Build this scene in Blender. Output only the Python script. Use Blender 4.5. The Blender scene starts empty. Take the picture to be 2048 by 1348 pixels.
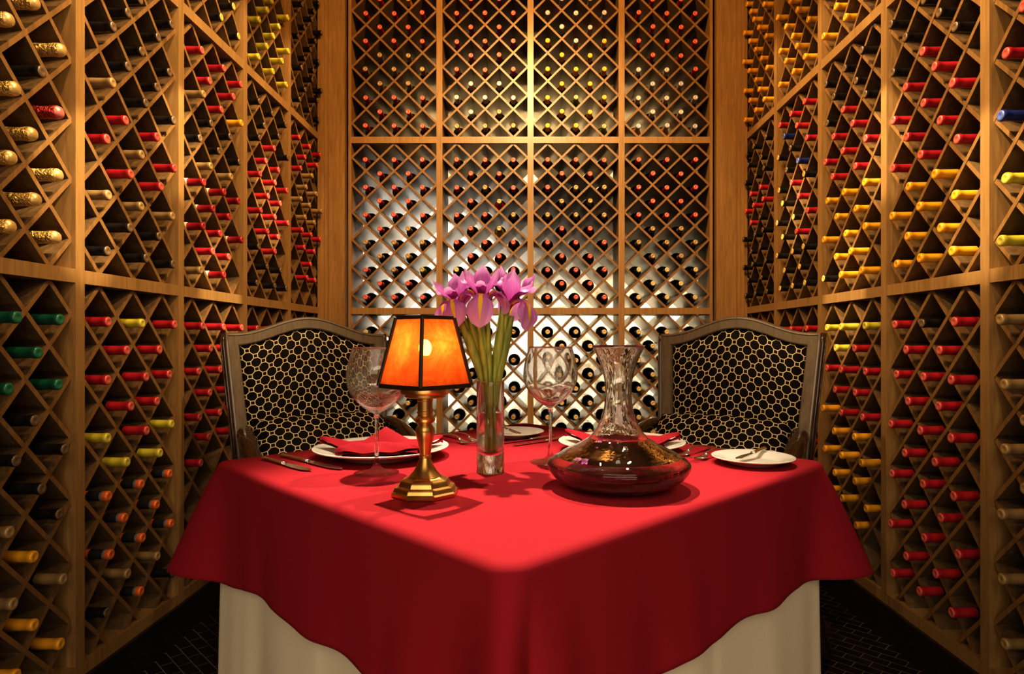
import bpy, bmesh, math, random
from mathutils import Vector, Matrix
random.seed(7)
PI = math.pi
sc = bpy.context.scene
COL = sc.collection
R = math.radians

# ------------------------------------------------------------------ materials
def mat(name, color=(.5, .5, .5), rough=.5, metal=0., **kw):
    m = bpy.data.materials.new(name); m.use_nodes = True
    b = m.node_tree.nodes['Principled BSDF']
    b.inputs['Base Color'].default_value = (*color, 1)
    b.inputs['Roughness'].default_value = rough
    b.inputs['Metallic'].default_value = metal
    for k, v in kw.items():
        b.inputs[k.replace('_', ' ')].default_value = v
    return m
def N(m, t, **kw):
    n = m.node_tree.nodes.new(t)
    for k, v in kw.items(): setattr(n, k, v)
    return n
def L(m, a, b): m.node_tree.links.new(a, b)
def P(m): return m.node_tree.nodes['Principled BSDF']
def math_n(m, op, a, b=None, c=None):
    n = N(m, 'ShaderNodeMath', operation=op)
    for i, v in enumerate((a, b, c)):
        if v is None: continue
        if isinstance(v, (int, float)): n.inputs[i].default_value = v
        else: L(m, v, n.inputs[i])
    return n.outputs[0]
def ramp(m, fac, stops):
    r = N(m, 'ShaderNodeValToRGB'); L(m, fac, r.inputs[0])
    e = r.color_ramp.elements
    while len(e) < len(stops): e.new(.5)
    for i, (p, c) in enumerate(stops):
        e[i].position = p; e[i].color = (*c, 1)
    return r.outputs[0]
def noise(m, scale, detail=4, vec=None, mscale=None, rough=.55, coord='Object', dist=0):
    tc = N(m, 'ShaderNodeTexCoord')
    v = tc.outputs[coord]
    if mscale:
        mp = N(m, 'ShaderNodeMapping'); mp.inputs['Scale'].default_value = mscale
        L(m, v, mp.inputs[0]); v = mp.outputs[0]
    n = N(m, 'ShaderNodeTexNoise'); n.inputs['Scale'].default_value = scale
    n.inputs['Detail'].default_value = detail; n.inputs['Roughness'].default_value = rough
    n.inputs['Distortion'].default_value = dist
    L(m, v, n.inputs['Vector'])
    return n.outputs['Fac']
def bump(m, h, strength=.3, dist=.01):
    b = N(m, 'ShaderNodeBump'); b.inputs['Strength'].default_value = strength
    b.inputs['Distance'].default_value = dist
    L(m, h, b.inputs['Height']); L(m, b.outputs[0], P(m).inputs['Normal'])

def wood(name, c0, c1, rough=.45, sc_=(14, 14, 1.2)):
    m = mat(name, c1, rough)
    n = noise(m, 6, 6, mscale=sc_, dist=.6)
    L(m, ramp(m, n, [(.3, c0), (.7, c1)]), P(m).inputs['Base Color'])
    bump(m, n, .08, .003)
    return m
M = {}
M['wood'] = wood('rack wood', (.24, .134, .046), (.35, .205, .078), .36)
M['board'] = wood('shade-toned board wood', (.085, .050, .022), (.16, .10, .048), .30)  # same wood as the front edges, darkened with the shade inside the cells
M['edge'] = wood('lit-toned edge wood', (.18, .094, .032), (.27, .15, .055), .4)  # lighter than the boards: light on the front edges put into the colour
M['panel'] = wood('panel wood', (.10, .052, .02), (.15, .08, .03), .5)
M['chairwood'] = wood('chair walnut', (.15, .108, .066), (.24, .175, .108), .30)
M['chairwood'].node_tree.nodes['Principled BSDF'].inputs['Coat Weight'].default_value = .4
M['dwood'] = wood('polished arm walnut', (.030, .014, .007), (.060, .028, .012), .18)
M['dwood'].node_tree.nodes['Principled BSDF'].inputs['Coat Weight'].default_value = .8

# stone behind the racks
m = M['stone'] = mat('pale stone', (.8, .76, .68), .55)
n = noise(m, 3.2, 7, dist=1.6)
L(m, ramp(m, n, [(.34, (.30, .24, .16)), (.47, (.66, .58, .44)), (.56, (.82, .77, .66)), (.75, (.88, .84, .76))]), P(m).inputs['Base Color'])

# floor: black polished tiles
m = M['floor'] = mat('black floor tile', (.01, .009, .008), .16)
tc = N(m, 'ShaderNodeTexCoord'); mp = N(m, 'ShaderNodeMapping')
mp.inputs['Rotation'].default_value = (0, 0, R(45)); L(m, tc.outputs['Object'], mp.inputs[0])
bk = N(m, 'ShaderNodeTexBrick'); L(m, mp.outputs[0], bk.inputs[0])
bk.inputs['Color1'].default_value = (.010, .009, .008, 1); bk.inputs['Color2'].default_value = (.018, .014, .011, 1)
bk.inputs['Mortar'].default_value = (.20, .15, .10, 1); bk.inputs['Scale'].default_value = 6
bk.inputs['Mortar Size'].default_value = .008
L(m, bk.outputs[0], P(m).inputs['Base Color'])
m = M['plinth'] = mat('black polished stone', (.014, .012, .010), .12)
M['ceiling'] = mat('ceiling paint', (.16, .11, .06), .8)

# cloths
m = M['red'] = mat('red cloth', (.30, .013, .024), .9, Specular_IOR_Level=.15)
n = noise(m, 420, 2); bump(m, n, .12, .001)
m = M['napkin'] = mat('red napkin cloth', (.30, .013, .024), .9, Specular_IOR_Level=.15)
n = noise(m, 600, 2); bump(m, n, .1, .001)
m = M['white'] = mat('ivory cloth', (.82, .72, .54), .9)
n = noise(m, 160, 3); bump(m, n, .25, .002)

# octagon and square weave
m = M['fabric'] = mat('octagon fabric', (.01, .008, .006), .7); P(m).inputs['Specular IOR Level'].default_value = .15
uv = N(m, 'ShaderNodeUVMap'); sp = N(m, 'ShaderNodeSeparateXYZ'); L(m, uv.outputs[0], sp.inputs[0])
c = 1 / .0338
x = math_n(m, 'MULTIPLY', sp.outputs[0], c * .70711); y = math_n(m, 'MULTIPLY', sp.outputs[1], c * .70711)
u = math_n(m, 'ADD', x, y); v = math_n(m, 'SUBTRACT', x, y)
a = math_n(m, 'ABSOLUTE', math_n(m, 'SUBTRACT', math_n(m, 'FRACT', math_n(m, 'ADD', u, 100)), .5))
b = math_n(m, 'ABSOLUTE', math_n(m, 'SUBTRACT', math_n(m, 'FRACT', math_n(m, 'ADD', v, 100)), .5))
s_ = math_n(m, 'MULTIPLY', math_n(m, 'ADD', a, b), .70711)
W_ = .038
d1 = math_n(m, 'LESS_THAN', math_n(m, 'ABSOLUTE', math_n(m, 'SUBTRACT', s_, .5)), W_)
d2 = math_n(m, 'MULTIPLY', math_n(m, 'GREATER_THAN', math_n(m, 'MAXIMUM', a, b), .5 - W_), math_n(m, 'LESS_THAN', s_, .5))
ln = math_n(m, 'MAXIMUM', d1, d2)
mx = N(m, 'ShaderNodeMix', data_type='RGBA'); L(m, ln, mx.inputs[0])
mx.inputs[6].default_value = (.006, .0035, .003, 1); mx.inputs[7].default_value = (.95, .74, .40, 1)
L(m, mx.outputs[2], P(m).inputs['Base Color'])
bump(m, ln, .35, .0015)

# table ware
m = M['brass'] = mat('aged brass', (.50, .30, .10), .34, 1.)
n = noise(m, 30, 4); L(m, ramp(m, n, [(.3, (.50, .28, .08)), (.7, (.78, .50, .17))]), P(m).inputs['Base Color'])
M['bronze'] = mat('dark bronze', (.060, .038, .018), .42, .6)
M['silver'] = mat('silver cutlery', (.85, .80, .72), .16, 1.)
M['china'] = mat('white china', (.80, .77, .70), .12, Coat_Weight=.5)
def glassmat(name, color, ior=1.5, wav=0, ms=(1, 1, .12), strength=.2):
    m = mat(name, color, .0); P(m).inputs['Transmission Weight'].default_value = 1; P(m).inputs['IOR'].default_value = ior
    if wav:
        n = noise(m, wav, 2, mscale=ms); bump(m, n, strength, .004)
    return m
M['glass'] = glassmat('clear optic glass', (1, 1, 1), 1.42, 60, (1, 1, .35), .10)
M['glassplain'] = glassmat('clear glass', (1, 1, 1), 1.45)
M['glassvase'] = glassmat('vase glass', (.98, 1, .98), 1.45, 25, (1, 1, .1), .12)
M['decanter'] = glassmat('decanter glass', (.95, .94, .91), 1.46, 60, (1, 1, .10), .22)
def thin(m, f, tint=(.96, .96, .95)):
    t = N(m, 'ShaderNodeBsdfTransparent'); t.inputs[0].default_value = (*tint, 1)
    x = N(m, 'ShaderNodeMixShader'); x.inputs[0].default_value = f
    L(m, P(m).outputs[0], x.inputs[1]); L(m, t.outputs[0], x.inputs[2])
    L(m, x.outputs[0], m.node_tree.nodes['Material Output'].inputs[0])
M['glass'] = glassmat('clear optic glass', (1, 1, 1), 1.42, 70, (1, 1, .30), .014)
thin(M['glassplain'], .45); thin(M['decanter'], .06); thin(M['glassvase'], .08); thin(M['glass'], .15, (1, 1, 1))
M['water'] = glassmat('water', (.97, 1, .96), 1.33)
thin(M['water'], .2)
M['wine'] = mat('dark base reflection', (.012, .001, .002), .05)  # dark tone for the reflection in the decanter's bottom

# mica shade
m = M['mica'] = bpy.data.materials.new('amber mica'); m.use_nodes = True
nt = m.node_tree; nt.nodes.clear()
out = N(m, 'ShaderNodeOutputMaterial'); tr = N(m, 'ShaderNodeBsdfTranslucent'); df = N(m, 'ShaderNodeBsdfPrincipled')
tp = N(m, 'ShaderNodeBsdfTransparent'); tp.inputs[0].default_value = (1, .80, .25, 1)
n = noise(m, 22, 7, rough=.7, dist=.8)
cr = ramp(m, n, [(.28, (.44, .055, .010)), (.5, (.70, .135, .026)), (.72, (.85, .23, .05))])
L(m, cr, tr.inputs[0]); L(m, cr, df.inputs['Base Color']); df.inputs['Roughness'].default_value = .25
m1 = N(m, 'ShaderNodeMixShader'); m1.inputs[0].default_value = .75; L(m, df.outputs[0], m1.inputs[1]); L(m, tr.outputs[0], m1.inputs[2])
m2 = N(m, 'ShaderNodeMixShader'); m2.inputs[0].default_value = .10; L(m, m1.outputs[0], m2.inputs[1]); L(m, tp.outputs[0], m2.inputs[2])
L(m, m2.outputs[0], out.inputs[0])
m = M['bulb'] = mat('lit bulb', (1, .8, .4), .5); P(m).inputs['Emission Color'].default_value = (1, .75, .3, 1); P(m).inputs['Emission Strength'].default_value = 62

# iris
def petalmat(name, spot):
    m = mat(name, (.6, .2, .5), .5, Subsurface_Weight=.0)
    uv = N(m, 'ShaderNodeUVMap'); sp = N(m, 'ShaderNodeSeparateXYZ'); L(m, uv.outputs[0], sp.inputs[0])
    mp = N(m, 'ShaderNodeMapping'); mp.inputs['Scale'].default_value = (2, 26, 1); L(m, uv.outputs[0], mp.inputs[0])
    nz = N(m, 'ShaderNodeTexNoise'); nz.inputs['Scale'].default_value = 1.2; L(m, mp.outputs[0], nz.inputs['Vector'])
    along = math_n(m, 'ADD', math_n(m, 'MULTIPLY', sp.outputs[0], .7), math_n(m, 'MULTIPLY', nz.outputs['Fac'], .45))
    base = ramp(m, along, [(.2, (.42, .015, .14)), (.45, (.42, .07, .34)), (.68, (.58, .19, .54)), (1, (.80, .50, .80))])
    if spot:
        ac = math_n(m, 'ABSOLUTE', math_n(m, 'SUBTRACT', sp.outputs[1], .5))
        wl = math_n(m, 'MULTIPLY', math_n(m, 'SUBTRACT', .93, sp.outputs[0]), .30)
        k = math_n(m, 'LESS_THAN', ac, wl)
        mx = N(m, 'ShaderNodeMix', data_type='RGBA'); L(m, k, mx.inputs[0]); L(m, base, mx.inputs[6])
        mx.inputs[7].default_value = (.95, .62, .02, 1); base = mx.outputs[2]
    L(m, base, P(m).inputs['Base Color'])
    t = N(m, 'ShaderNodeBsdfTranslucent'); L(m, base, t.inputs[0])
    ms = N(m, 'ShaderNodeMixShader'); ms.inputs[0].default_value = .3
    L(m, P(m).outputs[0], ms.inputs[1]); L(m, t.outputs[0], ms.inputs[2])
    L(m, ms.outputs[0], m.node_tree.nodes['Material Output'].inputs[0])
    return m
M['fall'] = petalmat('iris fall petal', True); M['standard'] = petalmat('iris upright petal', False)
m = M['stem'] = mat('iris stem green', (.25, .36, .05), .45)
n = noise(m, 40, 3, mscale=(4, 4, .3)); L(m, ramp(m, n, [(.3, (.13, .22, .035)), (.7, (.42, .50, .07))]), P(m).inputs['Base Color'])

# ------------------------------------------------------------------ mesh helpers
def finish(name, bm, mats, parent=None, smooth=True, loc=None, autosmooth=None):
    me = bpy.data.meshes.new(name)
    bmesh.ops.recalc_face_normals(bm, faces=bm.faces)
    bm.to_mesh(me); bm.free()
    for mm in (mats if isinstance(mats, (list, tuple)) else [mats]): me.materials.append(mm)
    if smooth:
        me.polygons.foreach_set('use_smooth', [True] * len(me.polygons))
        if autosmooth: me.set_sharp_from_angle(angle=R(autosmooth))
    o = bpy.data.objects.new(name, me); COL.objects.link(o)
    if parent: o.parent = parent
    if loc: o.location = loc
    return o
def box(bm, x0, x1, y0, y1, z0, z1, mi=0):
    vs = [bm.verts.new(p) for p in ((x0, y0, z0), (x1, y0, z0), (x1, y1, z0), (x0, y1, z0), (x0, y0, z1), (x1, y0, z1), (x1, y1, z1), (x0, y1, z1))]
    for f in ((0, 3, 2, 1), (4, 5, 6, 7), (0, 1, 5, 4), (1, 2, 6, 5), (2, 3, 7, 6), (3, 0, 4, 7)):
        bm.faces.new([vs[i] for i in f]).material_index = mi
def bevel(bm, w, seg=2):
    bmesh.ops.bevel(bm, geom=[e for e in bm.edges if len(e.link_faces) == 2 and e.calc_face_angle(0) > .5], offset=w, segments=seg, affect='EDGES', profile=.6, clamp_overlap=True)
def lathe(bm, prof, n=32, mis=None, axis='z', rot=0, rfun=None):
    rings = []
    for (r, z) in prof:
        if r < 1e-6:
            p = (0, 0, z) if axis == 'z' else (0, z, 0)
            rings.append([bm.verts.new(p)]); continue
        ring = []
        for i in range(n):
            t = rot + 2 * PI * i / n; rr = r * (rfun(t, z) if rfun else 1)
            ring.append(bm.verts.new((rr * math.cos(t), rr * math.sin(t), z) if axis == 'z' else (rr * math.cos(t), z, rr * math.sin(t))))
        rings.append(ring)
    for k in range(len(rings) - 1):
        A, B = rings[k], rings[k + 1]; mi = mis[k] if mis else 0
        for i in range(n):
            j = (i + 1) % n
            if len(A) == 1 and len(B) == 1: continue
            if len(A) == 1: f = bm.faces.new((A[0], B[i], B[j]))
            elif len(B) == 1: f = bm.faces.new((A[i], A[j], B[0]))
            else: f = bm.faces.new((A[i], A[j], B[j], B[i]))
            f.material_index = mi
def grid(bm, nu, nv, fn, uvfn=None, closed_u=False):
    uvl = bm.loops.layers.uv.verify()
    V = [[bm.verts.new(fn(i / nu, j / nv)) for j in range(nv + 1)] for i in range(nu + (0 if closed_u else 1))]
    for i in range(nu):
        for j in range(nv):
            i2 = (i + 1) % len(V)
            f = bm.faces.new((V[i][j], V[i2][j], V[i2][j + 1], V[i][j + 1]))
            for l, (a, b) in zip(f.loops, ((i, j), (i + 1, j), (i + 1, j + 1), (i, j + 1))):
                l[uvl].uv = uvfn(a / nu, b / nv) if uvfn else (a / nu, b / nv)
    return V
def spline(pts, n):
    out = []
    P_ = [Vector(p) for p in pts]
    Q = [P_[0] * 2 - P_[1]] + P_ + [P_[-1] * 2 - P_[-2]]
    segs = len(P_) - 1
    for i in range(n + 1):
        t = i / n * segs; k = min(int(t), segs - 1); t -= k
        a, b, c, d = Q[k], Q[k + 1], Q[k + 2], Q[k + 3]
        out.append(.5 * ((2 * b) + (c - a) * t + (2 * a - 5 * b + 4 * c - d) * t * t + (3 * b - a - 3 * c + d) * t ** 3))
    return out
def sweep(bm, pts, sec, up=(0, 0, 1), caps=True):
    """pts: list of Vector; sec(t) -> closed list of (a,b) offsets (side, up)"""
    rings = []; n = len(pts)
    for i, p in enumerate(pts):
        t = (pts[min(i + 1, n - 1)] - pts[max(i - 1, 0)]).normalized()
        s = t.cross(Vector(up))
        s = s.normalized() if s.length > 1e-5 else Vector((1, 0, 0))
        u = s.cross(t).normalized()
        rings.append([bm.verts.new(p + s * a + u * b) for a, b in sec(i / (n - 1))])
    k = len(rings[0])
    for i in range(n - 1):
        for j in range(k):
            bm.faces.new((rings[i][j], rings[i][(j + 1) % k], rings[i + 1][(j + 1) % k], rings[i + 1][j]))
    if caps:
        bm.faces.new(rings[0][::-1]); bm.faces.new(rings[-1])
def ell(a, b, n=10): return [(a * math.cos(2 * PI * i / n), b * math.sin(2 * PI * i / n)) for i in range(n)]
def empty(name, loc, rz=0):
    o = bpy.data.objects.new(name, None); COL.objects.link(o); o.empty_display_size = .05
    o.location = loc; o.rotation_euler = (0, 0, rz); return o
def tag(o, label, cat, group=None, kind=None):
    o['label'] = label; o['category'] = cat
    if group: o['group'] = group
    if kind: o['kind'] = kind
    return o
def struct(name, bm, m_, smooth=False):
    o = finish(name, bm, m_, smooth=smooth); o['kind'] = 'structure'; return o
def copytree(o, parent=None):
    c_ = o.copy(); COL.objects.link(c_)
    if parent: c_.parent = parent
    for ch in o.children: copytree(ch, c_)
    return c_

# ------------------------------------------------------------------ constants of the room
D = 3.85            # front plane of the back racks
SX = 1.254          # front planes of the side racks at x = -SX / +SX
CAM = 1.055
TOPZ = .805         # table top
RAIL = [.14, 1.234, 2.255, 3.30]   # rail centre heights
RH = .019           # half rail height
PH = .018           # half post width
DEP = .28
ZC = 3.36

def simple_box(name, *a, m_=None):
    bm = bmesh.new(); box(bm, *a); return struct(name, bm, m_)
XL = SX + DEP + .22; YB = D + DEP + .42
simple_box('floor', -XL - .1, XL + .1, -1.7, YB + .1, -.1, 0, m_=M['floor'])
simple_box('ceiling', -XL - .1, XL + .1, -1.7, YB + .1, ZC, ZC + .1, m_=M['ceiling'])
simple_box('wall_back', -XL, XL, YB, YB + .1, 0, ZC, m_=M['stone'])
simple_box('wall_left', -XL - .1, -XL, -1.7, YB + .1, 0, ZC, m_=M['stone'])
simple_box('wall_right', XL, XL + .1, -1.7, YB + .1, 0, ZC, m_=M['stone'])
simple_box('wall_front', -XL, XL, -1.8, -1.7, 0, ZC, m_=M['panel'])
# wood panelling of the side walls nearer than the racks
simple_box('trim_1', -XL, -SX, -1.7, 1.25, 0, ZC, m_=M['panel'])
simple_box('trim_2', SX, XL, -1.7, 1.25, 0, ZC, m_=M['panel'])
# dark stone plinth under the racks
def plinth(name, *a):
    bm = bmesh.new(); box(bm, *a); bevel(bm, .004); return struct(name, bm, M['plinth'])
plinth('baseboard_left', -XL, -SX + .012, 1.25, D + .02, 0, RAIL[0] - RH)
plinth('baseboard_right', SX - .012, XL, 1.25, D + .02, 0, RAIL[0] - RH)
plinth('baseboard_back', -SX + .012, SX - .012, D - .012, YB, 0, RAIL[0] - RH)
# corner pilasters with a stepped moulding
BX0, BX1 = -1.099, 1.075
def pilaster(name, x0, x1, s):
    bm = bmesh.new()
    z0, z1 = 0, ZC
    box(bm, x0, x1, D - .012, D + .30, RAIL[0] - RH, z1)
    # stepped fillets next to the side rack
    for k, (w, t) in enumerate(((.050, .030), (.034, .045), (.016, .058))):
        if s > 0: box(bm, x0, x0 + w, D - .012 - t, D - .010, RAIL[0] - RH, z1)
        else: box(bm, x1 - w, x1, D - .012 - t, D - .010, RAIL[0] - RH, z1)
    bevel(bm, .003)
    return struct(name, bm, M['wood'])
pilaster('trim_3', -SX - .005, BX0 - .018, 1)
pilaster('trim_4', BX1 + .018, SX + .005, -1)

# ------------------------------------------------------------------ wine racks
def lattice(parent, w, z0, z1, py, anchor_top=True, off=PH, DEP=.28):
    """diamond lattice filling x in [off, off+w], z in [z0, z1] (rack local: x along wall, y into wall)"""
    bm = bmesh.new(); px = w / 3; h = z1 - z0; t = .0062
    for fam, sgn in ((0, 1), (1, -1)):
        dy = .012 + fam * .0015
        for n in range(-30, 30):
            # x/px + s*yy/py = n+.5 where yy is measured down from the top (or up from the bottom)
            k = n + .5
            pts = []
            # param over yy
            def X(yy): return px * (k - sgn * yy / py)
            ys = []
            for yy in (0, h):
                if -1e-9 <= X(yy) <= w + 1e-9: ys.append(yy)
            for xx in (0, w):
                yy = (k - xx / px) * py * sgn
                if 1e-9 < yy < h - 1e-9: ys.append(yy)
            ys = sorted(set(round(q, 6) for q in ys))
            if len(ys) < 2: continue
            a = Vector((X(ys[0]), 0, ys[0])); b = Vector((X(ys[-1]), 0, ys[-1]))
            if (b - a).length < .02: continue
            def W3(q): return Vector((off + q.x, 0, (z1 - q.z) if anchor_top else (z0 + q.z)))
            A, B = W3(a), W3(b); d = (B - A).normalized(); nrm = Vector((-d.z, 0, d.x)) * t
            A -= d * .004; B += d * .004
            vs = []
            for yq in (dy, DEP):
                for q in (A + nrm, B + nrm, B - nrm, A - nrm): vs.append(bm.verts.new((q.x, yq, q.z)))
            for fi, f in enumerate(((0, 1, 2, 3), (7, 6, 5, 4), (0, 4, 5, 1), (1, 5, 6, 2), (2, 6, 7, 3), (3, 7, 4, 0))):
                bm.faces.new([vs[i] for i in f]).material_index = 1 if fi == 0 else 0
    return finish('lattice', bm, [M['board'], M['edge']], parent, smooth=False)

def cells(w, py, h, anchor_top, z0, z1, off=PH):
    """yield (row, col, ncol, x, zcentre) rows counted from the top"""
    px = w / 3; nrow = int(round(h / py * 2))
    out = []
    r = 0
    for r in range(0, 11):
        if r % 2 == 0: xs = [(.5 + i) * px for i in range(3)]
        else: xs = [(1 + i) * px for i in range(2)]
        yy = (r + 1) * .5 * py
        z = z1 - yy if anchor_top else z0 + (11 * .5 + .5) * py - yy
        for i, x in enumerate(xs): out.append((r, i, len(xs), off + x, z))
    return out

SEC = [  # name, z0, z1, pitch, anchor top
    ('upper', RAIL[2] + RH, RAIL[3] - RH, .1685, False),
    ('middle', RAIL[1] + RH, RAIL[2] - RH, (RAIL[2] - RAIL[1] - 2 * RH) / 6, True),
    ('lower', RAIL[0] + RH, RAIL[1] - RH, .170, True)]
def make_rack(bw, dep):
    root = empty('wine_rack', (0, 0, 0))
    for x0, x1 in ((0, PH), (bw - PH, bw)):
        bm = bmesh.new(); box(bm, x0, x1, 0, .27, RAIL[0] - RH, RAIL[3] + RH); finish('stile', bm, M['wood'], root, smooth=False)
    for z in RAIL:
        bm = bmesh.new(); box(bm, PH, bw - PH, .001, .27, z - RH, z + RH); finish('rail', bm, M['wood'], root, smooth=False)
    for nme, z0, z1, py, at in SEC:
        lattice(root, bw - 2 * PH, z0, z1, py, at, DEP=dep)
    return root
SIDE_BW = .515; BACK_BW = (BX1 - BX0) / 4
side_proto = make_rack(SIDE_BW, .28); back_proto = make_rack(BACK_BW, .37)
Y0 = D - 5 * SIDE_BW
order5 = ['nearest', 'second-nearest', 'middle', 'second-farthest', 'farthest']
order4 = ['leftmost', 'second', 'third', 'rightmost']
RACKS = []
# rack frame: origin, rotation; local x along wall (left to right in the picture), local y into the wall
for i in range(5):   # left wall, image left = near
    r_ = side_proto if i == 0 else copytree(side_proto)
    r_.location = (-SX, Y0 + i * SIDE_BW, 0); r_.rotation_euler = (0, 0, R(90))
    tag(r_, f"{order5[i]} tall diamond-lattice wooden wine rack on the left wall", 'wine rack', 'diamond-lattice wine racks')
    RACKS.append(('left', order5[i], r_, SIDE_BW))
for i in range(5):   # right wall, image left = far
    r_ = copytree(side_proto)
    r_.location = (SX, D - i * SIDE_BW, 0); r_.rotation_euler = (0, 0, R(-90))
    tag(r_, f"{order5[4 - i]} tall diamond-lattice wooden wine rack on the right wall", 'wine rack', 'diamond-lattice wine racks')
    RACKS.append(('right', order5[4 - i], r_, SIDE_BW))
for i in range(4):
    r_ = back_proto if i == 0 else copytree(back_proto)
    r_.location = (BX0 + i * BACK_BW, D, 0)
    nm = ['leftmost', 'second from left', 'third from left', 'rightmost'][i]
    tag(r_, f"{nm} diamond-lattice wooden wine rack on the bright back wall", 'wine rack', 'diamond-lattice wine racks')
    RACKS.append(('back', order4[i], r_, BACK_BW))

# contents: rows from the top, alternately three and two cells, in picture order
U = 'RRR RR RRR RR RRR RR RRR RR RRR RR RRR'
def rep(c_): return ' '.join([c_ * 3, c_ * 2] * 5 + [c_ * 3])
FILL = {
 ('left', 'nearest'): (rep('G'), 'GGG GG GGG GG GGG GK GGP GG GGG GG GGG', 'EEE EE EEE KK KKK KK TTK YY TTT YY YYY'),
 ('left', 'second-nearest'): (rep('K'), 'KKK KK KKK KK TKK RR RTR RR TTT KK KKK', 'RLR RR RRR RR LRL LL OOO OO OOO TT KOK'),
 ('left', 'middle'): (rep('N'), 'RRR RR TRY KK KKK TT DDD DD DDD RR TD.', 'RRR RR RRR RR RRR RR R.. .. ... .. ...'),
 ('left', 'second-farthest'): (rep('L'), 'KKK KK KRK RR RRR RR RRR RR KR. KK KKK', 'RRR RR RRR RR RRR RR RRR RR RRR .. ...'),
 ('left', 'farthest'): (rep('K'), 'RRR RR RT. TT TTT TT RRR RR .R. RR ...', 'RRR RR RRR RR RRR RR RRR RR RRR .. ...'),
 ('right', 'farthest'): (rep('Y'), 'KKK KK KKK RR RRR RK KKK KK KKK KK KKK', U),
 ('right', 'second-farthest'): (rep('Y'), 'RRR BR NKR KB NRN NR NNR NR NNN NN NNN', U),
 ('right', 'middle'): (rep('Y'), 'KKK KK KRK RR RRR RR YYY YY YYY YY NYY', 'LLL LR RRR RR YRR YY YYY YY YYY .Y ...'),
 ('right', 'second-nearest'): (rep('K'), 'KKK KK KRK RR RRR RR RRR YY YYY YY YYY', 'RKR RR RRR RR RRR RR RRR RR RRR RR RRR'),
 ('right', 'nearest'): (rep('R'), 'RRR RR RRR RR RRR RR BBB BB LLL LL LLL', 'TTT TT TTT TT TTT TT TTT TT TTT TT TTT'),
 ('back', 'leftmost'): ('RRR RY RRR RR RRR TT TTT TT RRR RR RRR', 'RRR RR RRR RR RRR RT TTT TT RTe RR RRR', rep('C')),
 ('back', 'second'): ('RRR RR RRR RR RRR RR RRR WW WWW WT TTT', 'RRR RR RTR Rr RRT Rg RRR RR CCR RR CCC', 'TTT TT TTT TT TTT TT TTT TT CCC CC CCC'),
 ('back', 'third'): ('AAW AA AWA WA YAY YY YYY YY YeY YY YYe', 'RRR RR RTT TT TTT RR RRR RR RRR RR RRR', rep('C')),
 ('back', 'rightmost'): ('RRR RR RRR RR RRR RR WWR AA WWW WW AAA', 'RRR RR RRR RR RRR TT TTT TT CCC CC CCC', rep('C')),
}

# capsule colours: code -> (word, side colour, tip colour, roughness, metal, body key)
def capm(nm, c_, rough=.32, metal=.25): return mat(nm, c_, rough, metal)
CAPS = {
 'R': ('red-capped', (.43, .016, .026), (.72, .15, .12), 'dark'),
 'D': ('maroon-capped', (.24, .006, .012), (.42, .04, .04), 'dark'),
 'P': ('crinkled pink-foiled', (.52, .06, .06), (.70, .22, .18), 'dark'),
 'K': ('black-capped', (.012, .010, .010), (.20, .13, .07), 'dark'),
 'N': ('gold-tipped black', (.015, .012, .010), (.85, .55, .14), 'dark'),
 'T': ('tan-capped', (.30, .19, .08), (.45, .30, .13), 'dark'),
 'C': ('cream-tipped dark', (.02, .018, .012), (.80, .60, .30), 'dark'),
 'Y': ('yellow-capped', (.86, .40, .025), (.90, .45, .04), 'dark'),
 'L': ('lime-yellow-capped', (.62, .52, .05), (.70, .60, .10), 'green'),
 'O': ('orange-tipped black-banded', (.80, .16, .04), (.80, .19, .05), 'dark'),
 'E': ('green-capped', (.008, .085, .045), (.03, .20, .11), 'green'),
 'B': ('blue-capped', (.015, .025, .14), (.10, .14, .40), 'dark'),
 'W': ('silver-capped', (.55, .45, .42), (.72, .60, .58), 'dark'),
 'A': ('silver-capped amber', (.42, .40, .44), (.55, .50, .56), 'amber'),
 'G': ('crinkled gold-foiled', (.80, .52, .16), (.90, .64, .24), 'green'),
 'e': ('tan-tipped green', (.30, .22, .08), (.5, .38, .15), 'greenlit'),
 'r': ('tan-tipped rose', (.30, .22, .08), (.5, .38, .15), 'rose'),
 'g': ('tan-tipped olive', (.30, .22, .08), (.5, .38, .15), 'olive'),
}
def bodym(nm, c_, tr=0.):
    m = mat(nm, c_, .08, 0, Coat_Weight=.0)
    P(m).inputs['Transmission Weight'].default_value = tr; P(m).inputs['IOR'].default_value = 1.5
    return m
BODY = {'dark': bodym('dark bottle glass', (.008, .005, .003)), 'green': bodym('green bottle glass', (.012, .018, .006)),
        'amber': bodym('amber bottle glass', (.60, .20, .04)), 'greenlit': bodym('bright green bottle glass', (.06, .13, .02)),
        'rose': bodym('rose bottle glass', (.45, .01, .02)), 'olive': bodym('olive bottle glass', (.30, .24, .04))}
NS = 16
BODYP = [(.0128, .03), (.0140, .075), (.0150, .088), (.0195, .102), (.0285, .118), (.0350, .133), (.0372, .150), (.0375, .16), (.0375, .285), (.034, .294), (.0, .294)]
FATP = [(.0145, .05), (.0160, .09), (.0215, .115), (.0300, .145), (.0390, .180), (.0430, .205), (.0435, .22), (.0435, .300), (.039, .308), (.0, .308)]
def mesh_of(fn, mats_):
    bm = bmesh.new(); fn(bm); bmesh.ops.recalc_face_normals(bm, faces=bm.faces)
    me = bpy.data.meshes.new('m'); bm.to_mesh(me); bm.free()
    for q in mats_: me.materials.append(q)
    me.polygons.foreach_set('use_smooth', [True] * len(me.polygons)); me.set_sharp_from_angle(angle=R(50))
    return me
body_mesh = {k: mesh_of(lambda bm: lathe(bm, BODYP, NS, axis='y'), [m_]) for k, m_ in BODY.items()}
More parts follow.
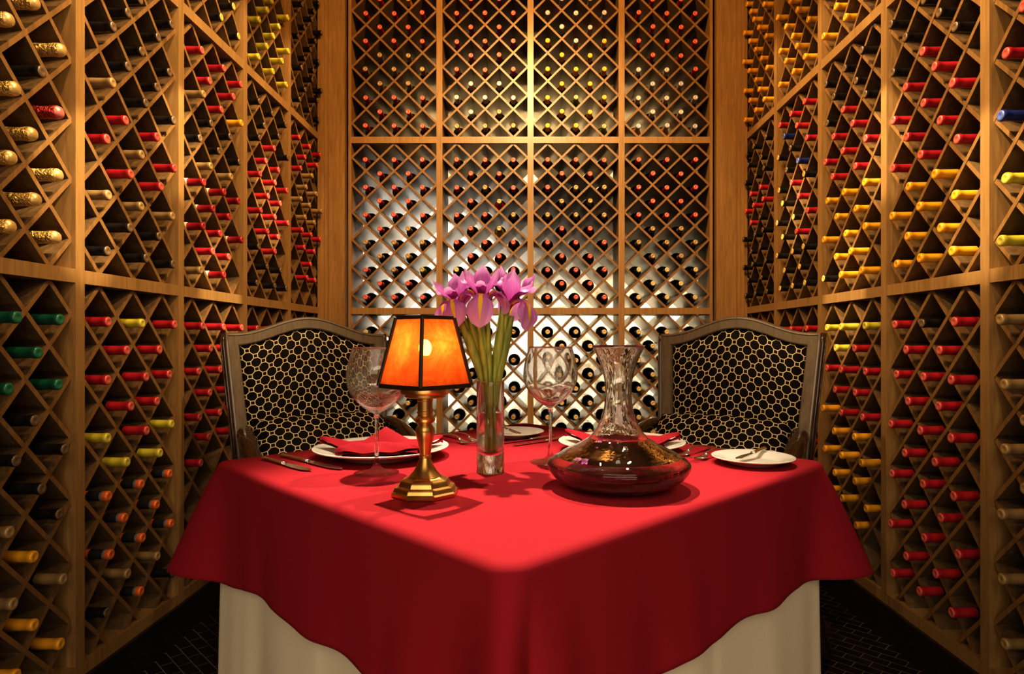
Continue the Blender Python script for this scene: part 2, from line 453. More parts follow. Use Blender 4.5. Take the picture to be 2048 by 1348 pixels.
fat_mesh = {k: mesh_of(lambda bm: lathe(bm, FATP, NS, axis='y'), [BODY[k]]) for k in ('dark', 'green')}
CAPP = [(.0, .0008), (.0055, .0008), (.0065, .0), (.0118, .0), (.0145, .002), (.0152, .005), (.0152, .0125), (.0140, .0142), (.0140, .030), (.0146, .060), (.0149, .072), (.0135, .073)]
FOILP = [(.0, -.001), (.007, .0), (.0135, .003), (.0172, .010), (.0180, .020), (.0165, .032), (.0160, .042), (.0168, .060), (.0185, .085), (.0225, .108), (.0205, .109)]
cap_mesh = {}; CAPMAT = {}
black_band = mat('black capsule band', (.02, .018, .022), .3)
neck_label = mat('cream neck label', (.75, .68, .52), .6)
silver_line = mat('silver capsule line', (.6, .62, .66), .2, .8)
for k, (w_, c0, c1, bk_) in CAPS.items():
    foil = k in 'GP'
    ms_ = capm(w_ + ' capsule', c0, .34 if not foil else .28, .15 if not foil else .85)
    mt_ = capm(w_ + ' capsule end', c1, .34, .2 if not foil else .6)
    if foil:
        nz = noise(ms_, 130, 4); bump(ms_, nz, 1., .012)
    else:
        nz = noise(mt_, 300, 2); bump(mt_, nz, .3, .001)
    mats_ = [ms_, mt_, black_band, silver_line, neck_label]
    if foil: prof, mis = FOILP, [1] * 3 + [0] * 7
    elif k == 'O':
        prof = CAPP[:8] + [(.0142, .016), (.0144, .020), (.0144, .023), (.0148, .062), (.0150, .080), (.0135, .081)]
        mis = [1] * 5 + [0] * 3 + [3, 0, 2, 0, 0][:5]
        mis = [1, 1, 1, 1, 1, 0, 0, 0, 3, 3, 2, 0, 0]
    elif k == 'D': prof, mis = CAPP[:10] + [(.0156, .061), (.0162, .084), (.0150, .085)], [1] * 4 + [0] * 5 + [4] * 3
    else: prof, mis = CAPP, [1] * 4 + [0] * 7
    cap_mesh[k] = mesh_of(lambda bm: lathe(bm, prof, NS, axis='y', mis=mis), mats_)

FP = 1291.
def project(p):
    if p[1] < .3: return None
    return 1065 + FP * p[0] / p[1], 682 - FP * (p[2] - CAM) / p[1]
sect_words = {'upper': 'upper', 'middle': 'middle', 'lower': 'lower'}
rowword = ['top', 'second', 'third', 'fourth', 'fifth', 'sixth', 'seventh', 'eighth', 'ninth', 'tenth', 'bottom']
slots = []
for wall, nm, r_, bw in RACKS:
    rows = FILL[(wall, nm)]
    Mx = Matrix.Translation(r_.location) @ Matrix.Rotation(r_.rotation_euler.z, 4, 'Z')
    for (sn, z0, z1, py, at), pat in zip(SEC, rows):
        pr = pat.split()
        for (rw, ci, nc, x, z) in cells(bw - 2 * PH, py, z1 - z0, at, z0, z1):
            code = pr[rw][ci]
            if code == '.': continue
            if z - py / 2 < z0 - .01 or z + py / 2 > z1 + .02: continue
            rad = .0435 if code in 'GP' else .0375
            px_ = (bw - 2 * PH) / 3
            # rest in the V: distance from axis to each board = rad + t
            ha = math.atan2(px_ / 2, py / 2)
            zc = z - py / 2 + (rad + .0078) / math.sin(ha)
            out = random.uniform(.012, .034) if wall != 'back' else random.uniform(-.004, .012)
            p = Mx @ Vector((x, -out, zc))
            q = project(p)
            if q is None or q[0] < -70 or q[0] > 2118 or q[1] < -60 or q[1] > 1400: continue
            # the table hides the low back racks
            if wall == 'back' and q[1] > 900: continue
            hid = (470 < q[0] < 1620 and q[1] > 960) or (520 < q[0] < 745 and q[1] > 700) or (1360 < q[0] < 1590 and q[1] > 700)
            if hid: continue
            ry = Mx.to_euler().z + random.uniform(-.012, .012)
            slots.append((p.y, wall, nm, sn, rw, ci, nc, code, p, ry))
slots.sort(key=lambda s: s[0])
gold_like = [s for s in slots if s[7] in 'GP']
plain = [s for s in slots if s[7] not in 'GP']
def place_bottle(s, proto=None):
    _, wall, nm, sn, rw, ci, nc, code, p, ry = s
    foil = code in 'GP'; bk_ = CAPS[code][3]
    b_ = bpy.data.objects.new('champagne_bottle' if foil else 'wine_bottle', (fat_mesh if foil else body_mesh)[bk_])
    COL.objects.link(b_)
    c_ = bpy.data.objects.new('foil_capsule', cap_mesh[code]); COL.objects.link(c_); c_.parent = b_
    b_.location = p; b_.rotation_euler = (0, random.uniform(0, 6.28), 0)
    b_.rotation_mode = 'XYZ'
    b_.matrix_world = Matrix.Translation(p) @ Matrix.Rotation(ry, 4, 'Z') @ Matrix.Rotation(random.uniform(0, 6.28), 4, 'Y')
    cw = (['left', 'middle', 'right'] if nc == 3 else ['left', 'right'])[ci]
    kind_ = 'champagne bottle' if foil else 'wine bottle'
    tag(b_, f"{CAPS[code][0]} {kind_}, {nm} {wall}-wall rack, {sn} section, {rowword[rw]} row, {cw} slot", kind_,
        f"{'champagne' if foil else 'wine'} bottles in the {nm} {wall}-wall rack")
for s in gold_like: place_bottle(s)
for s in plain[:300]: place_bottle(s)
# the remaining, farther bottles as one object
def joined(rest):
    bm = bmesh.new(); mats_ = []; idx = {}
    for s in rest:
        code, p, ry = s[7], s[8], s[9]
        T = Matrix.Translation(p) @ Matrix.Rotation(ry, 4, 'Z')
        for me in (body_mesh[CAPS[code][3]], cap_mesh[code]):
            v0 = len(bm.verts); f0 = len(bm.faces)
            bm.from_mesh(me)
            bm.verts.ensure_lookup_table(); bm.faces.ensure_lookup_table()
            for v_ in bm.verts[v0:]: v_.co = T @ v_.co
            remap = []
            for q in me.materials:
                if q.name not in idx: idx[q.name] = len(mats_); mats_.append(q)
                remap.append(idx[q.name])
            for f_ in bm.faces[f0:]: f_.material_index = remap[f_.material_index]
    me = bpy.data.meshes.new('wine_bottles'); bm.to_mesh(me); bm.free()
    for q in mats_: me.materials.append(q)
    me.polygons.foreach_set('use_smooth', [True] * len(me.polygons)); me.set_sharp_from_angle(angle=R(50))
    o = bpy.data.objects.new('wine_bottles', me); COL.objects.link(o)
    tag(o, 'hundreds of small far wine bottles filling the back wall racks and far corners', 'wine bottles', kind='stuff')
joined(plain[300:])
print('bottles', len(gold_like), len(plain))

# ------------------------------------------------------------------ table
TX, TY = -.026, 1.346; HS = .45
def perim(half, rc, n_side=40, n_c=10):
    """rounded square: list of (x, y, nx, ny, cornerness 0..1, arc)"""
    out = []
    for q in range(4):
        a0 = q * PI / 2 - PI / 4 + PI / 4
        cx, cy = [(half - rc, half - rc), (-(half - rc), half - rc), (-(half - rc), -(half - rc)), (half - rc, -(half - rc))][q]
        for i in range(n_c + 1):
            t = q * PI / 2 + PI / 2 * i / n_c
            out.append((cx + rc * math.cos(t), cy + rc * math.sin(t), math.cos(t), math.sin(t)))
        nx = [(0, 1), (-1, 0), (0, -1), (1, 0)][q]
        dx = [(-1, 0), (0, -1), (1, 0), (0, 1)][q]
        e = (cx + rc * nx[0], cy + rc * nx[1]); ln_ = 2 * (half - rc)
        for i in range(1, n_side):
            s = i / n_side; s = .5 - .5 * math.cos(PI * s)
            out.append((e[0] + dx[0] * ln_ * s, e[1] + dx[1] * ln_ * s, nx[0], nx[1]))
    return out
cosr, sinr = math.cos(R(45)), math.sin(R(45))
def rotT(x, y, z): return (x * cosr - y * sinr, x * sinr + y * cosr, z)
def near_corner(x, y):
    s = min((abs(abs(x) - HS) + abs(abs(y) - HS)), 9)
    return s
def fold(x, y, seed):
    # position along the edge
    s = x if abs(y) > abs(x) else y
    e = (0 if y > abs(x) else 1 if -y > abs(x) else 2 if x > 0 else 3)
    a = math.sin(s * 23 + e * 1.9 + seed + .8 * math.sin(s * 9 + e))
    return math.copysign(abs(a) ** 1.6, a) * .7 + math.sin(s * 47 + e * 4.1 + seed * 2) * .22 + math.sin(s * 7 + e) * .3
tbl = empty('dining_table', (TX, TY, 0))
tag(tbl, 'square dining table hidden under the red and ivory cloths', 'table')
bm = bmesh.new(); box(bm, -.432, .432, -.432, .432, .765, .797)
bevel(bm, .004); bmesh.ops.rotate(bm, verts=bm.verts, matrix=Matrix.Rotation(R(45), 3, 'Z')); finish('tabletop', bm, M['panel'], tbl, smooth=False)
for sx in (-1, 1):
    for sy in (-1, 1):
        bm = bmesh.new(); x, y = sx * .38, sy * .38
        box(bm, x - .03, x + .03, y - .03, y + .03, 0, .764); bmesh.ops.rotate(bm, verts=bm.verts, matrix=Matrix.Rotation(R(45), 3, 'Z'))
        finish('leg', bm, M['panel'], tbl, smooth=False)

def cloth(name, half, ztop, drop_fn, flare_fn, foldamp, material, nv=26, rc=.03, er=.014, label='', topdisc=True, ns=60, vstart=0, seed=0):
    bm = bmesh.new(); pr = perim(half, rc, ns, 12)
    rings = []
    if topdisc:
        for s in (.0, .15, .3, .45, .6, .72, .82, .9, .96):
            if s == 0: rings.append([bm.verts.new((0, 0, ztop))]); continue
            rings.append([bm.verts.new(rotT(x * s, y * s, ztop)) for x, y, nx, ny in pr])
    for k in range(5):
        t = PI / 2 * k / 4
        rings.append([bm.verts.new(rotT(x - nx * er * (1 - math.sin(t)), y - ny * er * (1 - math.sin(t)), ztop - er * (1 - math.cos(t)))) for x, y, nx, ny in pr])
    for j in range(1, nv + 1):
        v = j / nv; ring = []
        for x, y, nx, ny in pr:
            c_ = near_corner(x, y)
            dr = drop_fn(x, y, c_); fl = flare_fn(x, y, c_) * (v ** (1.3 if (x < 0 and y < 0) else .9)) + foldamp * fold(x, y, seed) * (v ** 1.3) * min(1, c_ / .12)
            # diagonal push near corners
            cs = math.exp(-(c_ / .045) ** 2)
            dxn, dyn = nx * (1 - cs) + (1 if x > 0 else -1) * .7071 * cs, ny * (1 - cs) + (1 if y > 0 else -1) * .7071 * cs
            ring.append(bm.verts.new(rotT(x + dxn * fl, y + dyn * fl, ztop - er - (dr - er) * v)))
        rings.append(ring)
    n = len(pr)
    for k in range(len(rings) - 1):
        A, B = rings[k], rings[k + 1]
        for i in range(n):
            j = (i + 1) % n
            if len(A) == 1: bm.faces.new((A[0], B[i], B[j]))
            else: bm.faces.new((A[i], B[i], B[j], A[j]))
    o = finish(name, bm, material, loc=(TX, TY, 0))
    return o
def g_(x, m_, w_): return math.exp(-((x - m_) / w_) ** 2)
def fl_red(x, y, c_):
    # corners swing outward as a narrow fold, valleys just beside them
    if x < 0 and y < 0:
        q = x - y
        return .010 + .050 * g_(q, -.012, .035) - .028 * g_(q, .030, .014) + .016 * g_(q, .075, .03)
    return .010 + .100 * math.exp(-(c_ / .05) ** 2) - .006 * math.exp(-((c_ - .14) / .05) ** 2)
def dr_red(x, y, c_):
    w = .006 * math.sin((x - y) * 22) + .004 * math.sin((x + y) * 37)
    return .214 + w * .5 + .016 * math.exp(-(c_ / .17) ** 2) + 0
red = cloth('tablecloth', HS + .004, TOPZ, dr_red, fl_red, .007, M['red'], seed=1.3, ns=110)
md = red.modifiers.new('thick', 'SOLIDIFY'); md.thickness = .0015; md.offset = -1
tag(red, 'crimson tablecloth draped cornerwise over the table above the ivory cloth', 'tablecloth')
white = cloth('table_skirt', HS - .006, TOPZ - .0035, lambda x, y, c_: TOPZ - .012, lambda x, y, c_: .014 + .008 * math.exp(-(c_ / .05) ** 2), .019, M['white'], seed=.4, nv=30, ns=110)
tag(white, 'ivory floor-length undercloth hanging in soft folds beneath the red tablecloth', 'tablecloth')

Z = TOPZ + .0005
# ------------------------------------------------------------------ plates and napkins
def plate(r, loc, label, h=.024):
    k = r / .145
    bm = bmesh.new()
    prof = [(0, .006), (.070, .006), (.088, .007), (.098, .012), (.108, .0165), (.140, .0235), (.144, .0245), (.1455, .0235), (.1445, .0215),
            (.110, .0125), (.100, .007), (.092, .0035), (.088, .0), (.084, .0), (.082, .003), (0, .003)]
    lathe(bm, [(a * k, b * (h / .0245)) for a, b in prof], 72)
    o = finish('dinner_plate' if r > .12 else 'side_plate', bm, M['china'], loc=loc)
    tag(o, label, 'plate'); return o
PL1 = (-.326, 1.395); PL2 = (.203, 1.472); SP1 = (.450, 1.318); SP2 = (-.052, 1.690)
plate(.1435, (*PL1, Z), 'white dinner plate with a folded red napkin, before the left chair')
plate(.1435, (*PL2, Z), 'white dinner plate with a folded red napkin, behind the glass decanter')
plate(.082, (*SP1, Z), 'small white side plate with a butter knife, at the table right corner', .0155)
plate(.082, (*SP2, Z), 'small white side plate with a butter knife, on the far table corner behind the vase', .0155)
def napkin(loc, rz, label):
    bm = bmesh.new()
    zb = .0085
    # three overlapping folded leaves: pointed wings left and right, a peaked leaf behind, a lens-shaped leaf in front
    def leaf(cx, cy, ang, length, width, h0, lift0, lift1, bulge):
        ca, sa = math.cos(ang), math.sin(ang)
        def top(u, v):
            s = 2 * u - 1; w = width * (max(0, 1 - abs(s) ** 2.2)) ** .8
            t = 2 * v - 1
            x_ = s * length; y_ = t * w
            z_ = zb + h0 + bulge * (1 - t * t) * (1 - s * s) ** .5 + (lift0 if s < 0 else lift1) * abs(s) ** 2
            z_ += .0016 * math.sin(9 * s + 5 * t)
            return (cx + x_ * ca - y_ * sa, cy + x_ * sa + y_ * ca, z_)
        def bot(u, v):
            p = top(u, v); return (p[0], p[1], max(zb, p[2] - .005 - bulge * (1 - (2 * v - 1) ** 2) * .7))
        grid(bm, 26, 10, top); grid(bm, 26, 10, bot)
    leaf(-.045, .012, R(4), .085, .036, .010, .026, .012, .014)
    leaf(.052, .010, R(-6), .080, .038, .010, .010, .022, .014)
    leaf(-.008, -.032, R(2), .085, .028, .010, .004, .004, .017)
    # peak leaf: two facets meeting on a crease
    def peak(u, v):
        s = 2 * u - 1; t = v
        z_ = zb + .004 + .050 * (1 - abs(s)) ** 1.15 * math.sin(PI * min(1, t * .85 + .08)) ** .9
        return (.008 + s * .088, .062 - t * .088 + .012 * s, z_)
    grid(bm, 24, 12, peak)
    def peakb(u, v):
        p = peak(u, v); return (p[0], p[1], zb)
    grid(bm, 24, 12, peakb)
    bmesh.ops.remove_doubles(bm, verts=bm.verts, dist=.0003)
    o = finish('napkin', bm, M['napkin'], loc=loc); o.rotation_euler = (0, 0, rz)
    tag(o, label, 'napkin'); return o
napkin((PL1[0], PL1[1], Z), R(10), 'folded red napkin on the plate in front of the left chair')
napkin((PL2[0], PL2[1], Z), R(-8), 'folded red napkin on the plate behind the decanter')

# ------------------------------------------------------------------ cutlery
def knife(a, b, label, name='table_knife', z=Z, dz=0, z2=None):
    """a: handle end, b: blade tip (x, y)"""
    A = Vector((a[0], a[1], 0)); B = Vector((b[0], b[1], 0)); Ln = (B - A).length
    root = empty(name, (a[0], a[1], z), math.atan2((B - A).y, (B - A).x))
    bm = bmesh.new()
    pts = spline([(0, 0, .004), (Ln * .1, 0, .0045), (Ln * .3, 0, .004), (Ln * .46, 0, .0035)], 14)
    def sec(t):
        w = .0075 - .0030 * math.sin(PI * min(1, t * 1.05)) ** .8 if t > .08 else .0062
        return ell(w if t < .95 else .0052, .0032 - .0008 * t, 12)
    sweep(bm, pts, sec); finish('handle', bm, M['silver'], root)
    bm = bmesh.new()
    n = 18; top = []; bot = []
    for i in range(n + 1):
        s = i / n; x = Ln * (.455 + .545 * s)
        w = .0045 + .006 * math.sin(PI * min(1, s * .75 + .05)) ; back = .0055
        if s > .8: w *= (1 - ((s - .8) / .2) ** 2) * .9 + .1
        if s > .9: back *= 1 - ((s - .9) / .1) ** 2 * .8
        top.append((x, back)); bot.append((x, -w))
    vs = []
    for (x1, y1), (x2, y2) in zip(top, bot):
        vs.append([bm.verts.new((x1, y1, .0042)), bm.verts.new((x2, y2, .0030)), bm.verts.new((x2, y2, .0026)), bm.verts.new((x1, y1, .0018))])
    for i in range(n):
        for j in range(4): bm.faces.new((vs[i][j], vs[i][(j + 1) % 4], vs[i + 1][(j + 1) % 4], vs[i + 1][j]))
    bm.faces.new(vs[0]); bm.faces.new(vs[-1])
    finish('blade', bm, M['silver'], root, autosmooth=40)
    if z2 is not None:
        root.rotation_euler = (0, -math.atan2(z2 - z, Ln), root.rotation_euler.z)
    return tag(root, label, 'knife')
def fork(a, b, label):
    """a: handle end, b: tine tips"""
    A = Vector((a[0], a[1], 0)); B = Vector((b[0], b[1], 0)); Ln = (B - A).length
    root = empty('dinner_fork', (a[0], a[1], Z), math.atan2((B - A).y, (B - A).x))
    bm = bmesh.new()
    pts = spline([(0, 0, .004), (Ln * .12, 0, .007), (Ln * .35, 0, .014), (Ln * .55, 0, .016), (Ln * .68, 0, .009)], 22)
    sweep(bm, pts, lambda t: ell(.0085 - .0062 * min(1, t * 1.5) + (.003 * max(0, t - .85) / .15), .0017, 12))
    finish('handle', bm, M['silver'], root)
    bm = bmesh.new()
    pts = spline([(Ln * .67, 0, .009), (Ln * .72, 0, .0055), (Ln * .79, 0, .004)], 6)
    sweep(bm, pts, lambda t: ell(.005 + .0065 * min(1, t * 1.6), .0013, 12))
    for k in range(4):
        y = (k - 1.5) * .0062
        pts = spline([(Ln * .785, y, .004), (Ln * .88, y, .005), (Ln, y * .92, .010)], 8)
        sweep(bm, pts, lambda t: ell(.0017 - .0009 * t, .0011, 8))
    finish('tines', bm, M['silver'], root)
    return tag(root, label, 'fork')
knife((-.566, 1.357), (-.423, 1.232), 'silver knife nearest the left table corner, the outer of two')
knife((-.540, 1.392), (-.368, 1.246), 'silver knife between the outer knife and the left dinner plate')
fork((-.262, 1.672), (-.135, 1.534), 'silver fork right of the left plate, just left of the vase')
fork((-.232, 1.700), (-.118, 1.560), 'silver fork behind its twin, farther from the left plate')
knife((.095, 1.655), (-.047, 1.530), 'silver knife left of the decanter plate, behind the right wine glass')
knife((.055, 1.675), (-.080, 1.560), 'silver knife beside the far side plate, farther from the wine glass')
fork((.418, 1.500), (.302, 1.372), 'silver fork beside the decanter, touching distance from its plate')
fork((.458, 1.458), (.322, 1.326), 'silver fork between its twin and the right side plate')
knife((.497, 1.382), (.412, 1.300), 'silver butter knife resting across the right side plate', 'butter_knife', z=Z + .0165, z2=Z + .0085)
knife((-.088, 1.742), (-.030, 1.655), 'silver butter knife resting on the far side plate', 'butter_knife', z=Z + .0165, z2=Z + .0085)

# ------------------------------------------------------------------ wine glasses
def optic(t, z): return 1 + .006 * math.sin(16 * t)
def wine_glass(loc, label):
    root = empty('wine_glass', loc)
    H = .238
    bm = bmesh.new()
    outer = [(.0050, .112), (.012, .1165), (.028, .127), (.043, .142), (.0525, .160), (.0560, .178), (.0545, .198), (.0495, .220), (.0445, H)]
    inner = [(.0437, H), (.0486, .220), (.0534, .198), (.0549, .178), (.0514, .160), (.0420, .1435), (.027, .1290), (.010, .1195), (0, .118)]
    so = spline([(a, b, 0) for a, b in outer], 40); si = spline([(a, b, 0) for a, b in inner], 40)
    lathe(bm, [(0, .111)] + [(p.x, p.y) for p in so] + [(max(0, p.x), p.y) for p in si[:-1]] + [(0, .118)], 64)
    finish('bowl', bm, M['glass'], root)
    bm = bmesh.new()
    st = [(0, .0022), (.020, .0020), (.0415, .0008), (.0418, .0018), (.030, .0040), (.014, .0075), (.0075, .013), (.0048, .022), (.0039, .045), (.0036, .075), (.0042, .1), (.0060, .1105), (0, .1108)]
    lathe(bm, st, 40); finish('stem', bm, M['glassplain'], root)
    return tag(root, label, 'wine glass')
wine_glass((-.294, 1.218, Z), 'large empty stemmed wine glass left of the lamp')
wine_glass((.037, 1.330, Z), 'large empty stemmed wine glass between the vase and the decanter')

# ------------------------------------------------------------------ decanter
dec = empty('decanter', (.147, 1.105, Z))
tag(dec, 'wide-based flared glass wine decanter at the right of the table', 'decanter')
outer = [(.058, .0), (.088, .006), (.110, .019), (.1215, .036), (.1180, .046), (.098, .058), (.072, .070), (.050, .085), (.036, .103), (.0265, .128), (.0225, .155), (.0245, .185), (.0320, .213), (.0455, .242)]
inner = [(.0440, .2425), (.0300, .213), (.0228, .185), (.0208, .155), (.0246, .128), (.0338, .104), (.0475, .087), (.070, .0725), (.096, .060), (.1150, .0465), (.1170, .038), (.106, .026), (.085, .015), (.055, .011)]
so = spline([(a, b, 0) for a, b in outer], 90); si = spline([(a, b, 0) for a, b in inner], 90)
bm = bmesh.new(); lathe(bm, [(0, .0)] + [(p.x, p.y) for p in so] + [(p.x, p.y) for p in si] + [(0, .010)], 96)
finish('vessel', bm, M['decanter'], dec)
bm = bmesh.new(); lathe(bm, [(0, .0104), (.055, .0114), (.085, .0154), (.092, .0182), (.0915, .0190), (0, .0190)], 72)
finish('wine', bm, M['wine'], dec)  # layer added to imitate the dark internal reflection of the glass base

# ------------------------------------------------------------------ table lamp
LX, LY = -.175, 1.052
lamp = empty('table_lamp', (LX, LY, Z))
tag(lamp, 'small brass candlestick lamp with a glowing amber four-panel shade', 'lamp')
bm = bmesh.new()
lathe(bm, [(0, 0), (.0545, 0), (.0550, .002), (.0550, .006), (.0520, .0085), (.0500, .013), (.0490, .0145), (.0430, .0165), (.0405, .0225), (.0390, .0245), (.0300, .0275), (.0240, .031), (0, .031)], 8, rot=PI / 8)
finish('base', bm, M['brass'], lamp, smooth=False)
bm = bmesh.new()
prof = [(0, .030), (.0260, .030), (.0195, .037), (.0140, .046), (.0106, .055), (.0090, .0595), (.0102, .0605), (.0102, .0635), (.0088, .0650), (.0092, .070), (.0108, .082), (.0136, .093), (.0153, .101), (.0151, .107), (.0118, .1125), (.0102, .1145),
        (.0130, .1165), (.0160, .1190), (.0165, .1225), (.0145, .1260), (.0122, .1280), (.0122, .1310), (.0130, .1320), (.0130, .1350), (.0120, .1360), (.0120, .1515), (.0128, .1525), (.0128, .1565), (.0175, .1580), (0, .1585)]
lathe(bm, prof, 40, rfun=lambda t, z: 1 + (.05 * abs(math.cos(4 * t)) if .066 < z < .112 else 0))
finish('column', bm, M['brass'], lamp, autosmooth=35)
bm = bmesh.new()
lathe(bm, [(0, .1575), (.030, .1575), (.0325, .1590), (.0325, .1625), (.0385, .1635), (.0402, .1665), (.0402, .1745), (.0390, .1760), (0, .1762)], 48)
finish('shade_holder', bm, M['brass'], lamp, autosmooth=35)
# shade: square frustum seen on the corner
z0, z1, r0, r1 = .180, .2870, .0755, .0470
z0 = .177 + .0
def cpt(k, s, z, extra=0): 
    t = R(-90 + 4) + k * PI / 2; rr = r0 + (r1 - r0) * s + extra
    return Vector((rr * math.cos(t), rr * math.sin(t), z0 + (z1 - z0) * s))
shd = empty('shade', (0, 0, 0)); shd.parent = lamp
for k in range(4):
    bm = bmesh.new()
    def pf(u, v):
        a_, b_ = cpt(k, v, 0, -.002), cpt(k + 1, v, 0, -.002)
        p = a_.lerp(b_, u); out_ = ((a_ + b_) / 2); out_.z = 0; out_.normalize()
        return p + out_ * (.004 * math.sin(PI * u))
    grid(bm, 12, 8, pf)
    o = finish('mica_panel', bm, M['mica'], shd)
    bm = bmesh.new()
    def strip(pts, w, d):
        sweep(bm, pts, lambda t: [(-w, -d), (w, -d), (w, d), (-w, d)], up=(0, 0, 1))
    # corner rib, top and bottom bars of this side
    ribp = [cpt(k, s / 6, 0) for s in range(7)]
    sweep(bm, ribp, lambda t: ell(.0032, .0032, 8), up=(math.cos(k * PI / 2 - PI / 2), math.sin(k * PI / 2 - PI / 2), .3))
    for s in (0, 1):
        pts = []
        for q in range(13):
            u = q / 12; p = Vector(pf(u, s)); pts.append(p)
        strip(pts, .0016, .0034 if s == 0 else .0028)
    finish('shade_frame', bm, M['bronze'], shd, smooth=False)
bm = bmesh.new(); bmesh.ops.create_uvsphere(bm, u_segments=20, v_segments=12, radius=.0105)
bmesh.ops.scale(bm, vec=(1, 1, 1.35), verts=bm.verts); bmesh.ops.translate(bm, vec=(0, 0, .238), verts=bm.verts)
finish('bulb', bm, M['bulb'], lamp)
bm = bmesh.new(); lathe(bm, [(0, .176), (.0105, .176), (.0105, .222), (.009, .226), (0, .226)], 20); finish('socket', bm, M['brass'], lamp, autosmooth=40)

# ------------------------------------------------------------------ vase and irises
VX, VY = -.080, 1.227
vase = empty('glass_vase', (VX, VY, Z))
tag(vase, 'slim clear cylinder vase of water holding purple irises', 'vase')
bm = bmesh.new()
lathe(bm, [(0, 0), (.0245, 0), (.0262, .002), (.0262, .172), (.0258, .1735), (.0238, .1735), (.0234, .172), (.0232, .060), (.0222, .049), (.018, .041), (.010, .036), (0, .0345)], 56)
finish('cylinder', bm, M['glassvase'], vase)
bm = bmesh.new()
lathe(bm, [(0, .0349), (.010, .0364), (.018, .0414), (.0221, .0494), (.0230, .060), (.0230, .112), (0, .112)], 48)
finish('water', bm, M['water'], vase)

def petal(bm, o, az, path, width, cup=.25, ruff=.0, twist=0, n=16, m_=9):
    """path: list of (r, z) in the vertical plane of azimuth az; width(s) half width"""
    pts = spline([(a, b, 0) for a, b in path], n)
    ca, sa = math.cos(az), math.sin(az)
    uvl = bm.loops.layers.uv.verify(); V = []
    for i, p in enumerate(pts):
        s = i / n; w = width(s)
        q = pts[min(i + 1, n)] - pts[max(i - 1, 0)]; q.normalize()
        nr, nz = -q.y, q.x
        row = []
        for j in range(m_ + 1):
            t = 2 * j / m_ - 1
            lift = cup * w * t * t + ruff * w * math.sin(9 * s + 7 * t) * abs(t) ** 1.5
            r_ = p.x + nr * lift; z_ = p.y + nz * lift
            y_ = w * t
            row.append(bm.verts.new((o[0] + r_ * ca - y_ * sa, o[1] + r_ * sa + y_ * ca, o[2] + z_)))
        V.append(row)
    for i in range(n):
        for j in range(m_):
            f = bm.faces.new((V[i][j], V[i + 1][j], V[i + 1][j + 1], V[i][j + 1]))
            for l, (a_, b_) in zip(f.loops, ((i, j), (i + 1, j), (i + 1, j + 1), (i, j + 1))): l[uvl].uv = (a_ / n, b_ / m_)
wfall = lambda W_: (lambda s: W_ * (.22 + .30 * math.sin(PI * min(1, s * 1.1)) * (s < .45) + (0 if s < .45 else 0) + .78 * math.exp(-((s - .74) / .24) ** 2)) * (1 if s < .93 else (1 - ((s - .93) / .07) ** 2 * .75)))
wstd = lambda W_: (lambda s: W_ * (.15 + .85 * math.sin(PI * min(1, .12 + s * .84)) ** .9) * (1 if s < .8 else 1 - (s - .8) * 3.6))
def iris(root_loc, head, az0, scale, stem_pts, label, leaf_w=.008, falls=(1, 1, 1), std=(1, 1, 1), lean=(0, 0)):
    root = empty('iris_flower', (0, 0, 0))
    hv = Vector(head)
    base = Vector((0, 0, 0))
    k = scale
    def place(o):
        o.location = hv; o.rotation_euler = (lean[0], lean[1], 0)
    for i in range(3):
        az = az0 + i * 2 * PI / 3 
        bm = bmesh.new()
        f_ = falls[i]
        petal(bm, (0, 0, 0), az, [(0, -.010 * k), (.010 * k, .004 * k), (.024 * k, .011 * k), (.037 * k, .004 * k), (.044 * k, -.014 * k * f_), (.042 * k, -.032 * k * f_)], wfall(.0215 * k), -.22, .20)
        place(finish('fall_petal', bm, M['fall'], root))
        # style arm over the fall
        bm = bmesh.new()
        petal(bm, (0, 0, .002), az, [(0, 0), (.010 * k, .014 * k), (.022 * k, .024 * k), (.032 * k, .025 * k), (.037 * k, .031 * k)], lambda s: .0085 * k * (.45 + .6 * math.sin(PI * min(1, s * .9))), -.5, .05)
        place(finish('style_arm', bm, M['standard'], root))
        bm = bmesh.new(); az2 = az + PI / 3; s_ = std[i]
        petal(bm, (0, 0, 0), az2, [(0, -.006 * k), (.010 * k, .010 * k), (.021 * k, .023 * k * s_), (.029 * k, .036 * k * s_), (.031 * k, .050 * k * s_)], wstd(.0150 * k), .42, .34)
        place(finish('standard_petal', bm, M['standard'], root))
    # stem with sheathing spathe leaves
    bm = bmesh.new()
    pts = spline([*stem_pts, tuple(hv)], 40)
    sweep(bm, pts, lambda t: ell(.0036 + .0018 * max(0, t - .8) * 5 * (1 if t < .97 else .8), .0036 + .0018 * max(0, t - .8) * 5, 10), up=(0, 1, 0))
    finish('stem', bm, M['stem'], root)
    for side in (-1, 1):
        bm = bmesh.new(); n0 = 13 if side < 0 else 18; seg = pts[n0:38 if side < 0 else 40]
        m_ = len(seg)
        rows = []
        for i, p in enumerate(seg):
            s = i / (m_ - 1); w = leaf_w * math.sin(PI * (.12 + .80 * s)) ** .7
            t = (seg[min(i + 1, m_ - 1)] - seg[max(i - 1, 0)]).normalized(); sd = t.cross(Vector((0, 1, 0))).normalized()
            outw = .003 + .007 * s * s
            c_ = p + sd * side * outw + Vector((0, -.003 - .002 * side, 0))
            rows.append([bm.verts.new(c_ + sd * w * a_ + Vector((0, b_, 0))) for a_, b_ in ((-1, .003), (-.5, -.001), (0, -.003), (.5, -.001), (1, .003))])
        for i in range(m_ - 1):
            for j in range(4): bm.faces.new((rows[i][j], rows[i][j + 1], rows[i + 1][j + 1], rows[i + 1][j]))
        o = finish('spathe_leaf', bm, M['stem'], root)
        sm = o.modifiers.new('t', 'SOLIDIFY'); sm.thickness = .0008
    return tag(root, label, 'flower', 'irises in the vase')
zt = Z
